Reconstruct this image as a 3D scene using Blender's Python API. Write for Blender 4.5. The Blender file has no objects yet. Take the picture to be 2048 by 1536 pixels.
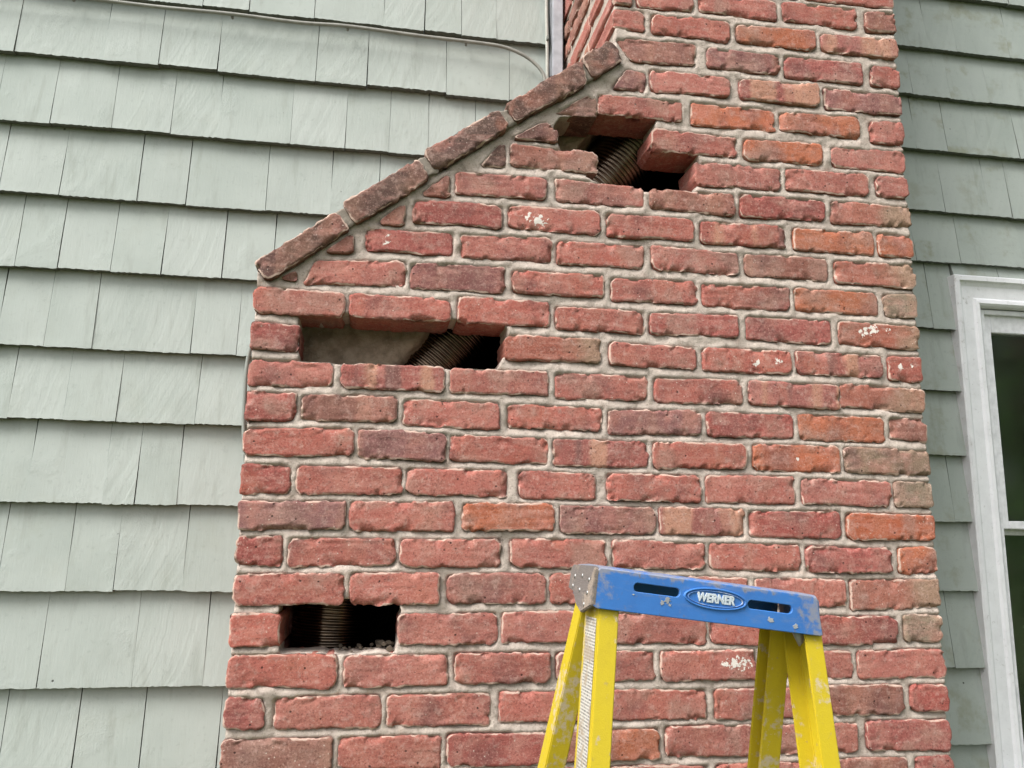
import bpy, bmesh, math, random
import numpy as np
from mathutils import Matrix, Vector

random.seed(11)
scene = bpy.context.scene
COL = scene.collection

# ------------------------------------------------------------------ camera
cam_data = bpy.data.cameras.new('camera')
cam = bpy.data.objects.new('camera', cam_data)
COL.objects.link(cam)
cam_data.sensor_fit = 'HORIZONTAL'
cam_data.sensor_width = 36.0
cam_data.lens = 36.0 * 1695.23 / 2048.0
cam_data.clip_start = 0.05
cam_data.clip_end = 600.0
CAM_ROT = Matrix(((0.98620979, -0.04238550, -0.15998036),
                  (-0.16503540, -0.17948556, -0.96981867),
                  (0.01239208, 0.98284709, -0.18400552)))
cam.matrix_world = Matrix.Translation((0.23472, -1.61445, 1.73909)) @ CAM_ROT.to_4x4()
scene.camera = cam

# ------------------------------------------------------------------ sky, sun, exposure
SUN_EL, SUN_AZ = math.radians(50), math.radians(-57)      # azimuth from straight out of the wall, negative = from the left
world = bpy.data.worlds.new('World')
scene.world = world
world.use_nodes = True
wn, wl = world.node_tree.nodes, world.node_tree.links
wn.clear()
sky = wn.new('ShaderNodeTexSky')
sky.sky_type = 'NISHITA'
sky.sun_disc = False
sky.sun_elevation = SUN_EL
sky.sun_rotation = math.pi - SUN_AZ
sky.air_density = 1.0
sky.dust_density = 4.0
sky.ozone_density = 1.0
hs = wn.new('ShaderNodeHueSaturation')          # overcast: the blue is veiled by cloud
hs.inputs['Saturation'].default_value = 0.22
bgn = wn.new('ShaderNodeBackground')
bgn.inputs['Strength'].default_value = 0.12
wo = wn.new('ShaderNodeOutputWorld')
wl.new(sky.outputs[0], hs.inputs['Color'])
wl.new(hs.outputs[0], bgn.inputs['Color'])
wl.new(bgn.outputs[0], wo.inputs['Surface'])

sun_data = bpy.data.lights.new('sun', 'SUN')
sun_data.energy = 1.35
sun_data.angle = math.radians(28)
sun_data.color = (1.0, 0.98, 0.955)
sun = bpy.data.objects.new('sun', sun_data)
COL.objects.link(sun)
sdir = Vector((math.sin(SUN_AZ) * math.cos(SUN_EL), -math.cos(SUN_AZ) * math.cos(SUN_EL), math.sin(SUN_EL)))
sun.rotation_euler = sdir.to_track_quat('Z', 'Y').to_euler()
sun.location = (-4, -6, 8)

scene.view_settings.view_transform = 'Standard'
scene.view_settings.look = 'None'
scene.view_settings.exposure = 1.34
scene.view_settings.gamma = 1.0
scene.view_settings.use_curve_mapping = False
scene.render.engine = 'CYCLES'
scene.cycles.max_bounces = 6
scene.cycles.diffuse_bounces = 3
scene.cycles.glossy_bounces = 3

# ------------------------------------------------------------------ measured layout, millimetres on the chimney face (x along the wall, z above the ground)
COURSES=[
 [['n',714,2973,835,2973,835,3019,714,3019],['n',852,2973,964,2973,964,3019,852,3020],['n',978,2974,1153,2974,1153,3021,978,3020],['n',1170,2974,1396,2978,1396,3022,1170,3022]],
 [['n',714,2906,758,2906,758,2946,714,2943],['n',771,2904,901,2909,901,2954,771,2943],['n',917,2912,1100,2912,1100,2960,917,2949],['n',1117,2914,1297,2914,1297,2963,1117,2959],['k',1320,2911,1396,2915,1396,2962,1320,2959]],
 [['n',714,2850,785,2846,785,2893,714,2891],['n',805,2847,984,2841,984,2890,805,2888],['o',1002,2846,1191,2845,1191,2894,1002,2886],['b',1205,2846,1396,2849,1396,2893,1205,2886]],
 [['k',755,2772,901,2776,902,2827,718,2820],['p',929,2774,1100,2778,1100,2821,929,2821],['r',1114,2773,1301,2774,1301,2824,1114,2821],['n',1325,2776,1396,2774,1396,2822,1325,2820]],
 [['p',712,2704,787,2703,788,2743,745,2748],['n',798,2705,979,2709,979,2751,798,2754],['b',1003,2709,1191,2708,1191,2760,1003,2752],['p',1207,2705,1396,2709,1396,2754,1207,2754]],
 [['n',681,2642,866,2642,866,2683,681,2684],['o',890,2637,1081,2639,1081,2685,890,2686],['o',1095,2643,1285,2640,1285,2689,1095,2684],['n',1315,2634,1396,2636,1396,2687,1315,2684]],
 [['n',799,2570,990,2569,990,2613,799,2617],['o',1008,2567,1191,2567,1191,2615,1008,2611],['n',1215,2569,1396,2567,1396,2616,1215,2611]],
 [['k',493,2506,677,2504,677,2549,493,2552],['n',895,2497,1088,2500,1088,2549,895,2546],['n',1103,2503,1295,2503,1295,2553,1103,2549],['n',1318,2507,1396,2506,1396,2552,1318,2551]],
 [['n',382,2435,568,2436,568,2480,382,2479],['n',589,2436,777,2437,777,2478,589,2483],['k',793,2436,979,2433,979,2480,793,2476],['r',995,2433,1189,2439,1189,2483,995,2481],['t',1207,2434,1396,2441,1396,2484,1207,2484]],
 [['r',298,2367,476,2367,476,2413,298,2412],['n',491,2369,682,2369,682,2418,491,2414],['n',698,2368,886,2370,886,2415,698,2414],['b',903,2368,1094,2369,1094,2416,903,2412],['o',1115,2368,1301,2366,1301,2417,1115,2414],['o',1313,2368,1396,2370,1396,2416,1313,2417]],
 [['r',207,2304,377,2302,377,2347,207,2344],['n',394,2301,580,2303,580,2353,394,2345],['n',594,2299,774,2303,774,2349,594,2345],['n',794,2301,983,2302,983,2347,794,2350],['k',1000,2303,1187,2302,1187,2350,1000,2348],['t',1206,2300,1396,2296,1396,2349,1206,2345]],
 [['n',93,2227,287,2234,285,2282,113,2273],['p',297,2230,485,2232,485,2283,297,2280],['n',501,2234,688,2235,688,2279,501,2277],['n',706,2229,890,2233,890,2278,706,2276],['n',904,2230,1097,2230,1097,2280,904,2275],['o',1110,2231,1299,2233,1299,2279,1110,2280],['g',1317,2231,1396,2232,1396,2282,1317,2279]],
 [['n',0,2165,170,2162,170,2208,0,2212],['n',182,2165,376,2166,376,2209,182,2209],['n',392,2165,575,2167,575,2214,392,2217],['n',590,2163,773,2162,773,2207,590,2207],['r',788,2164,978,2166,978,2211,788,2205],['r',996,2163,1187,2161,1187,2212,996,2209],['t',1204,2162,1396,2161,1396,2209,1204,2212]],
 [['r',0,2094,88,2090,88,2140,0,2142],['t',487,2095,680,2098,680,2144,487,2144],['n',701,2093,882,2095,882,2136,701,2139],['n',900,2090,1092,2093,1092,2140,900,2137],['b',1107,2095,1299,2096,1299,2140,1107,2142],['n',1317,2092,1396,2090,1396,2142,1317,2141]],
 [['n',0,2024,155,2026,155,2070,0,2072],['b',173,2027,366,2025,366,2072,173,2071],['n',381,2025,573,2028,573,2072,381,2072],['n',589,2021,778,2025,778,2071,589,2072],['n',795,2022,980,2025,980,2072,795,2070],['b',997,2025,1196,2024,1196,2073,997,2073],['t',1202,2028,1396,2023,1396,2071,1202,2076]],
 [['r',0,1956,90,1961,90,2009,0,2011],['k',103,1962,278,1963,278,2009,103,2008],['n',293,1958,476,1957,476,2005,293,2007],['n',495,1959,683,1960,683,2003,495,2004],['p',698,1955,889,1957,889,2004,698,2001],['r',905,1957,1089,1958,1089,2005,905,2005],['o',1105,1956,1295,1956,1295,2005,1105,2007],['k',1311,1965,1396,1960,1396,2006,1311,2007]],
 [['n',0,1893,199,1897,199,1947,0,1940],['p',210,1893,374,1892,374,1943,210,1944],['n',384,1892,573,1892,573,1939,384,1940],['b',586,1889,775,1890,775,1940,586,1939],['n',790,1889,984,1893,984,1940,790,1940],['o',1002,1890,1191,1890,1191,1943,1002,1941],['g',1202,1891,1396,1889,1396,1940,1202,1941]],
 [['r',0,1823,89,1824,89,1872,0,1876],['n',101,1825,293,1827,293,1873,101,1873],['n',304,1827,494,1825,494,1873,304,1873],['n',519,1823,668,1824,668,1872,519,1873],['n',695,1824,886,1824,886,1874,695,1873],['n',898,1824,1086,1824,1086,1878,898,1875],['n',1103,1826,1300,1823,1300,1872,1103,1875],['g',1310,1823,1396,1824,1396,1873,1310,1873]],
 [['p',0,1757,191,1762,191,1809,0,1806],['n',201,1758,393,1759,393,1812,201,1809],['o',411,1761,584,1764,584,1812,411,1810],['p',600,1760,790,1760,790,1809,600,1810],['b',800,1759,975,1759,975,1809,800,1810],['r',988,1758,1184,1758,1184,1810,988,1806],['o',1200,1755,1396,1757,1396,1805,1200,1807]],
 [['r',0,1693,81,1692,81,1744,0,1741],['n',94,1693,285,1695,285,1741,94,1742],['n',296,1694,482,1694,482,1744,296,1741],['n',504,1694,689,1694,689,1745,504,1746],['n',705,1694,889,1693,889,1741,705,1745],['n',902,1693,1092,1691,1092,1740,902,1742],['r',1106,1688,1293,1689,1293,1736,1106,1737],['o',1311,1687,1396,1688,1396,1739,1311,1738]],
 [['n',0,1626,194,1626,194,1678,0,1678],['n',207,1626,368,1626,368,1681,207,1679],['n',385,1627,570,1629,570,1681,385,1678],['n',581,1629,766,1627,766,1679,581,1682],['n',781,1626,976,1625,976,1674,781,1678],['n',994,1625,1186,1623,1186,1674,994,1673],['t',1199,1616,1396,1621,1396,1674,1199,1672]],
 [['n',0,1552,85,1553,85,1607,0,1607],['n',297,1555,477,1554,477,1608,297,1606],['n',489,1557,676,1556,676,1610,489,1610],['n',691,1556,887,1552,887,1606,691,1608],['n',898,1553,1077,1551,1077,1601,898,1602],['r',1091,1550,1294,1550,1294,1600,1091,1603],['g',1312,1554,1396,1553,1396,1605,1312,1603]],
 [['n',0,1485,189,1482,189,1537,0,1537],['n',203,1482,388,1483,388,1535,203,1534],['n',403,1485,578,1487,578,1536,403,1537],['n',594,1485,784,1489,784,1539,594,1537],['n',796,1486,988,1486,988,1539,796,1538],['n',1006,1486,1190,1486,1190,1534,1006,1538],['n',1205,1484,1396,1486,1396,1537,1205,1535]],
 [['r',0,1415,66,1413,66,1464,0,1465],['n',86,1414,270,1412,270,1466,86,1464],['n',283,1415,468,1412,468,1466,283,1465],['n',486,1417,680,1416,680,1466,486,1468],['n',696,1416,884,1415,884,1465,696,1468],['n',904,1414,1086,1414,1086,1466,904,1467],['k',1102,1418,1294,1416,1294,1469,1102,1471],['r',1314,1422,1396,1420,1396,1469,1314,1470]],
 [['k',0,1343,187,1339,187,1395,0,1396],['n',201,1345,379,1341,379,1396,201,1395],['r',392,1346,588,1342,588,1396,392,1397],['o',602,1345,790,1346,790,1397,602,1396],['n',804,1349,990,1346,990,1399,804,1401],['n',1005,1349,1193,1348,1193,1399,1005,1399],['r',1215,1351,1396,1346,1396,1402,1215,1404]]]
CUT_BRICKS=[['c',586,2632,678,2632,676,2671,659,2677],['c',492,2564,590,2566,592,2586,567,2609],['c',429,2498,481,2502,479,2548,470,2546],['k',309,2424,367,2425,366,2469,356,2466],['k',226,2360,277,2358,282,2399,270,2396],['k',129,2291,182,2293,181,2330,171,2325],['k',47,2232,77,2231,76,2245,70,2244]]
CAP_BRICKS=[['c',27,2226,170,2342,144,2371,-3,2255],['c',188,2354,324,2459,300,2495,159,2386],['c',345,2477,485,2586,462,2618,312,2508],['c',506,2601,650,2701,636,2747,479,2629],['c',671,2717,731,2770,702,2807,642,2755]]
HOLES=[[(82,1633),(293,1633),(299,1598),(297,1567),(293,1542),(212,1540),(89,1541)],[(85,2166),(93,2077),(118,2074),(173,2073),(369,2072),(470,2074),(488,2105),(489,2166),(376,2170),(173,2169),(126,2162)],[(586,2603),(596,2552),(672,2545),(670,2520),(652,2494),(713,2477),(783,2472),(887,2476),(903,2507),(905,2555),(896,2571),(827,2580),(807,2584),(807,2625),(808,2641),(794,2649),(681,2652),(672,2636),(596,2623)]]
LEFT_SHINGLES=[[3096,[-383,-247,-131,36,218,328,427,523]],[2919,[-680,-472,-341,-198,49,181,390,563]],[2736,[-704,-578,-437,-298,-184,-5,133,246,347,472]],[2552,[-673,-538,-361,-246,-55,104,225]],[2369,[-618,-523,-403,-288,-147,-27]],[2177,[-637,-533,-429,-205,-99]],[2006,[-473,-358,-181]],[1815,[-533,-370,-301,-208]],[1621,[-571,-430,-329,-180]],[1414,[-466,-271,-119]]]
RIGHT_SHINGLES=[[3404,[]],[3219,[1934]],[3062,[1775,1899,2028]],[2889,[1873,2111]],[2697,[1848,1991,2067]],[2544,[1885,2090]],[2347,[1870,2007]],[2170,[]],[1991,[]],[1809,[1798]],[1630,[]],[1432,[1761]],[1243,[]]]

# ------------------------------------------------------------------ noise
_rng = np.random.RandomState(5)
_T = _rng.rand(256, 256)
def vn(x, y, s=0):
    x = np.asarray(x, float) + s * 17.31; y = np.asarray(y, float) + s * 9.77
    xi = np.floor(x).astype(int); yi = np.floor(y).astype(int)
    fx = x - xi; fy = y - yi
    fx = fx * fx * (3 - 2 * fx); fy = fy * fy * (3 - 2 * fy)
    a = _T[xi % 256, yi % 256]; b = _T[(xi + 1) % 256, yi % 256]
    c = _T[xi % 256, (yi + 1) % 256]; d = _T[(xi + 1) % 256, (yi + 1) % 256]
    return (a * (1 - fx) + b * fx) * (1 - fy) + (c * (1 - fx) + d * fx) * fy
def fbm(x, y, s=0, o=4):
    r = 0; amp = .5; tot = 0
    for k in range(o):
        r = r + amp * vn(x * 2 ** k, y * 2 ** k, s + k * 3.1); tot += amp; amp *= .5
    return r / tot
def sstep(a, b, v):
    t = np.clip((v - a) / (b - a), 0, 1)
    return t * t * (3 - 2 * t)

# ------------------------------------------------------------------ object helpers
def tag(o, label=None, cat=None, group=None, kind=None):
    if label: o['label'] = label
    if cat: o['category'] = cat
    if group: o['group'] = group
    if kind: o['kind'] = kind
    return o
def empty(name, loc=(0, 0, 0)):
    o = bpy.data.objects.new(name, None)
    o.empty_display_size = .1
    COL.objects.link(o); o.location = loc
    return o
def link(name, me, mat, parent=None, smooth=True):
    if mat is not None and not me.materials: me.materials.append(mat)
    if smooth: me.polygons.foreach_set('use_smooth', [True] * len(me.polygons))
    o = bpy.data.objects.new(name, me)
    COL.objects.link(o)
    if parent is not None: o.parent = parent
    return o
def pymesh(name, v, f):
    me = bpy.data.meshes.new(name)
    me.from_pydata([tuple(p) for p in v], [], [tuple(q) for q in f])
    me.update()
    return me
class MB:
    def __init__(s): s.v = []; s.f = []
    def add(s, v, f):
        n = len(s.v); s.v += [tuple(p) for p in v]; s.f += [tuple(i + n for i in q) for q in f]
    def box(s, a, b):
        x0, y0, z0 = a; x1, y1, z1 = b
        s.add([(x0,y0,z0),(x1,y0,z0),(x1,y1,z0),(x0,y1,z0),(x0,y0,z1),(x1,y0,z1),(x1,y1,z1),(x0,y1,z1)],
              [(0,3,2,1),(4,5,6,7),(0,1,5,4),(1,2,6,5),(2,3,7,6),(3,0,4,7)])
    def prism(s, pts, fn, a, b):
        """polygon pts (2d) swept from depth a to b; fn(u,v,d) -> xyz"""
        n = len(pts)
        v = [fn(u, w, a) for u, w in pts] + [fn(u, w, b) for u, w in pts]
        f = [tuple(range(n))[::-1], tuple(range(n, 2 * n))] + [(i, (i + 1) % n, n + (i + 1) % n, n + i) for i in range(n)]
        s.add(v, f)
    def mesh(s, name, bevel=0, seg=2):
        me = pymesh(name, s.v, s.f)
        bm = bmesh.new(); bm.from_mesh(me)
        bmesh.ops.recalc_face_normals(bm, faces=bm.faces)
        if bevel:
            es = [e for e in bm.edges if len(e.link_faces) == 2 and e.calc_face_angle(0) > .5]
            bmesh.ops.bevel(bm, geom=es, offset=bevel, segments=seg, affect='EDGES', clamp_overlap=True)
        bm.to_mesh(me); bm.free()
        return me
def tube(name, pts, r, mat, parent=None, n=10, radii=None):
    pts = [Vector(p) for p in pts]
    v = []; f = []
    up = Vector((0, 0, 1))
    for i, p in enumerate(pts):
        t = (pts[min(i + 1, len(pts) - 1)] - pts[max(i - 1, 0)]).normalized()
        a = t.cross(Vector((0, 1, 0)))
        if a.length < .1: a = t.cross(Vector((1, 0, 0)))
        a.normalize(); b = t.cross(a).normalized()
        rr = radii[i] if radii is not None else r
        for k in range(n):
            th = 2 * math.pi * k / n
            v.append(p + a * rr * math.cos(th) + b * rr * math.sin(th))
    for i in range(len(pts) - 1):
        for k in range(n):
            f.append((i * n + k, i * n + (k + 1) % n, (i + 1) * n + (k + 1) % n, (i + 1) * n + k))
    f.append(tuple(range(n))[::-1]); f.append(tuple((len(pts) - 1) * n + k for k in range(n)))
    me = pymesh(name, v, f)
    bm = bmesh.new(); bm.from_mesh(me); bmesh.ops.recalc_face_normals(bm, faces=bm.faces); bm.to_mesh(me); bm.free()
    return link(name, me, mat, parent)
def spline(pts, per=8):
    P = [np.array(p, float) for p in pts]
    P = [2 * P[0] - P[1]] + P + [2 * P[-1] - P[-2]]
    out = []
    for i in range(1, len(P) - 2):
        for k in range(per):
            t = k / per
            out.append(.5 * ((2 * P[i]) + (-P[i-1] + P[i+1]) * t + (2*P[i-1] - 5*P[i] + 4*P[i+1] - P[i+2]) * t*t + (-P[i-1] + 3*P[i] - 3*P[i+1] + P[i+2]) * t**3))
    out.append(P[-2])
    return out

# ------------------------------------------------------------------ material helpers
class NT:
    def __init__(s, name, rough=.85, spec=.3):
        s.m = bpy.data.materials.new(name); s.m.use_nodes = True
        s.t = s.m.node_tree; s.n = s.t.nodes; s.l = s.t.links
        s.b = s.n['Principled BSDF']
        s.b.inputs['Roughness'].default_value = rough
        s.b.inputs['Specular IOR Level'].default_value = spec
    def set(s, sock, v):
        if isinstance(v, bpy.types.NodeSocket): s.l.new(v, sock)
        else:
            if isinstance(v, tuple) and len(v) == 3 and sock.type == 'RGBA': v = v + (1,)
            sock.default_value = v
    def noise(s, vec, scale, detail=4, rough=.55, dist=0, dim='3D'):
        n = s.n.new('ShaderNodeTexNoise'); n.noise_dimensions = dim
        if vec is not None: s.set(n.inputs['Vector'], vec)
        n.inputs['Scale'].default_value = scale; n.inputs['Detail'].default_value = detail
        n.inputs['Roughness'].default_value = rough; n.inputs['Distortion'].default_value = dist
        return n.outputs['Fac']
    def voro(s, vec, scale, feature='F1'):
        n = s.n.new('ShaderNodeTexVoronoi'); n.feature = feature
        s.set(n.inputs['Vector'], vec); n.inputs['Scale'].default_value = scale
        return n
    def ramp(s, v, a, b, lo=0., hi=1.):
        n = s.n.new('ShaderNodeMapRange'); n.interpolation_type = 'SMOOTHSTEP'
        s.set(n.inputs[0], v); s.set(n.inputs[1], a); s.set(n.inputs[2], b); s.set(n.inputs[3], lo); s.set(n.inputs[4], hi)
        return n.outputs[0]
    def math(s, op, a, b=0., c=None):
        n = s.n.new('ShaderNodeMath'); n.operation = op
        s.set(n.inputs[0], a); s.set(n.inputs[1], b)
        if c is not None: s.set(n.inputs[2], c)
        return n.outputs[0]
    def vmath(s, op, a, b):
        n = s.n.new('ShaderNodeVectorMath'); n.operation = op
        s.set(n.inputs[0], a)
        k = n.inputs['Scale'] if op == 'SCALE' else n.inputs[1]
        s.set(k, b)
        return n.outputs['Value'] if op in ('LENGTH', 'DISTANCE') else n.outputs[0]
    def mix(s, f, a, b, mode='MIX'):
        n = s.n.new('ShaderNodeMix'); n.data_type = 'RGBA'; n.blend_type = mode
        s.set(n.inputs[0], f); s.set(n.inputs[6], a); s.set(n.inputs[7], b)
        return n.outputs[2]
    def coord(s, which='Object'):
        return s.n.new('ShaderNodeTexCoord').outputs[which]
    def info(s):
        return s.n.new('ShaderNodeObjectInfo').outputs
    def attr(s, name):
        n = s.n.new('ShaderNodeAttribute'); n.attribute_name = name
        return n.outputs['Fac']
    def comb(s, x, y, z):
        n = s.n.new('ShaderNodeCombineXYZ')
        for k, v in enumerate((x, y, z)): s.set(n.inputs[k], v)
        return n.outputs[0]
    def sep(s, v):
        n = s.n.new('ShaderNodeSeparateXYZ'); s.set(n.inputs[0], v); return n.outputs
    def bump(s, h, strength=.5, dist=.002, nrm=None):
        n = s.n.new('ShaderNodeBump'); n.inputs['Strength'].default_value = strength; n.inputs['Distance'].default_value = dist
        s.set(n.inputs['Height'], h)
        if nrm is not None: s.set(n.inputs['Normal'], nrm)
        return n.outputs[0]
    def done(s, col=None, nrm=None, rough=None):
        if col is not None: s.set(s.b.inputs['Base Color'], col)
        if nrm is not None: s.set(s.b.inputs['Normal'], nrm)
        if rough is not None: s.set(s.b.inputs['Roughness'], rough)
        return s.m
def plain(name, col, rough=.6, metal=0, spec=.4):
    t = NT(name, rough, spec); t.b.inputs['Metallic'].default_value = metal
    n = t.noise(t.coord(), 40, 4)
    return t.done(t.mix(t.ramp(n, .3, .75), col, tuple(c * .75 for c in col)))

def brick_material():
    t = NT('fired_brick', .92, .2)
    inf = t.info()
    off = t.vmath('SCALE', t.comb(inf['Random'], t.math('MULTIPLY', inf['Random'], 7.3), t.math('MULTIPLY', inf['Random'], 3.1)), 23.0)
    P = t.vmath('ADD', t.coord(), off)
    x, y, z = t.sep(P)
    base = inf['Color']
    n1 = t.noise(P, 10, 3, .55)
    n2 = t.noise(P, 75, 5, .65)
    n6 = t.noise(t.vmath('ADD', P, (3.1, 1.7, 5.3)), 12, 3, .55)
    Ps = t.vmath('MULTIPLY', P, (.35, 1, 1.6))
    n4 = t.noise(Ps, 42, 5, .6, .6)
    n5 = t.noise(P, 270, 4, .75)
    c = t.mix(t.ramp(n1, .50, .72, 0, .68), base, (.14, .066, .060, 1))
    c = t.mix(t.ramp(n1, .46, .25, 0, .30), c, (.42, .135, .075, 1))
    c = t.mix(t.ramp(n6, .50, .70, 0, .60), c, (.30, .185, .145, 1))
    c = t.mix(t.ramp(n6, .46, .30, 0, .45), c, (.44, .185, .145, 1))
    c = t.mix(t.ramp(n4, .48, .66, 0, .32), c, (.45, .235, .19, 1))
    c = t.mix(t.ramp(n4, .42, .27, 0, .35), c, (.14, .05, .042, 1))
    # kiln flashing: pale upright bands on some bricks
    band = t.noise(t.comb(t.math('ADD', x, t.math('MULTIPLY', n2, .016)), t.math('MULTIPLY', z, .12), 0), 17, 2, .5)
    is_t = t.math('GREATER_THAN', inf['Alpha'], 1.5)
    al = t.math('MULTIPLY', inf['Alpha'], t.math('SUBTRACT', 1.0, is_t))
    lx = t.sep(t.coord())[0]
    tan_end = t.math('MULTIPLY', is_t, t.ramp(t.math('ADD', lx, t.math('MULTIPLY', t.math('SUBTRACT', n1, .5), .25)), -.01, .09, 0, .8))
    c = t.mix(tan_end, c, (.29, .205, .14, 1))
    bf = t.math('MULTIPLY', t.ramp(band, .50, .62), al)
    c = t.mix(t.math('MULTIPLY', bf, .8), c, (.42, .225, .15, 1))
    bd = t.math('MULTIPLY', t.ramp(band, .44, .34, 0, .6), al)
    c = t.mix(bd, c, (.12, .075, .068, 1))
    # powdery bloom and grime
    c = t.mix(t.ramp(n2, .50, .70, 0, .36), c, (.48, .335, .285, 1))
    c = t.mix(t.ramp(n5, .53, .66, 0, .60), c, (.07, .03, .026, 1))
    c = t.mix(t.ramp(n5, .46, .32, 0, .48), c, (.50, .32, .265, 1))
    # pits
    vo = t.voro(P, 95)
    rnd = t.sep(vo.outputs['Color'])[0]
    pit = t.math('MULTIPLY', t.ramp(vo.outputs['Distance'], .24, .12), t.ramp(rnd, .90, .93))
    c = t.mix(t.math('MULTIPLY', pit, .8), c, (.035, .018, .016, 1))
    spk = t.voro(P, 170)
    rn2 = t.sep(spk.outputs['Color'])[1]
    sp = t.math('MULTIPLY', t.ramp(spk.outputs['Distance'], .25, .15), t.ramp(rn2, .965, .98))
    c = t.mix(t.math('MULTIPLY', sp, .7), c, (.55, .47, .40, 1))
    # mortar smeared on the arrises
    e = t.attr('edge')
    patch = t.ramp(t.noise(P, 24, 3), .40, .62, -.55, .15)
    sm = t.math('MULTIPLY', t.ramp(t.math('ADD', t.math('ADD', e, patch), t.math('MULTIPLY', n5, .6)), .80, 1.05), .9)
    c = t.mix(sm, c, (.48, .35, .285, 1))
    dk = t.math('MULTIPLY', t.ramp(e, .3, .8), t.ramp(t.noise(P, 55, 4), .55, .66, 0, .6))
    c = t.mix(dk, c, (.055, .04, .035, 1))
    spl = t.ramp(t.math('ADD', t.attr('splash'), t.math('MULTIPLY', t.math('SUBTRACT', t.noise(P, 150, 3, .6), .5), 3.6)), .62, .70)
    spl = t.math('MULTIPLY', spl, t.ramp(t.attr('splash'), .05, .2))
    c = t.mix(t.math('MULTIPLY', spl, .92), c, (.70, .66, .60, 1))
    h = t.math('ADD', t.math('MULTIPLY', n2, .5), t.math('MULTIPLY', n5, .55))
    h = t.math('SUBTRACT', h, t.math('MULTIPLY', pit, .7))
    nr = t.bump(h, .7, .0026)
    return t.done(c, nr)
def mortar_material():
    t = NT('lime_mortar', .95, .15)
    P = t.coord()
    n1 = t.noise(P, 6, 4); n2 = t.noise(P, 48, 5, .65); n3 = t.noise(P, 300, 4, .75); n4 = t.noise(P, 17, 4, .6)
    c = t.mix(t.ramp(n1, .35, .7), (.465, .395, .342, 1), (.40, .335, .288, 1))
    c = t.mix(t.ramp(n4, .52, .72, 0, .40), c, (.42, .29, .235, 1))
    c = t.mix(t.ramp(n2, .52, .68, 0, .60), c, (.20, .165, .135, 1))
    c = t.mix(t.ramp(n2, .45, .3, 0, .5), c, (.50, .44, .37, 1))
    c = t.mix(t.ramp(n3, .53, .66, 0, .55), c, (.15, .125, .10, 1))
    c = t.mix(t.ramp(n3, .44, .30, 0, .45), c, (.52, .45, .38, 1))
    h = t.math('ADD', t.math('MULTIPLY', n2, .5), t.math('MULTIPLY', n3, .6))
    return t.done(c, t.bump(h, .9, .0035))
def parge_material():
    t = NT('sooty_parging', .95, .1)
    P = t.coord(); n1 = t.noise(P, 18, 6, .65); n2 = t.noise(P, 130, 5, .7)
    c = t.mix(t.ramp(n1, .35, .65), (.42, .34, .26, 1), (.22, .175, .13, 1))
    c = t.mix(t.ramp(n2, .55, .7, 0, .7), c, (.40, .35, .28, 1))
    return t.done(c, t.bump(t.math('ADD', n1, n2), .8, .006))
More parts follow.
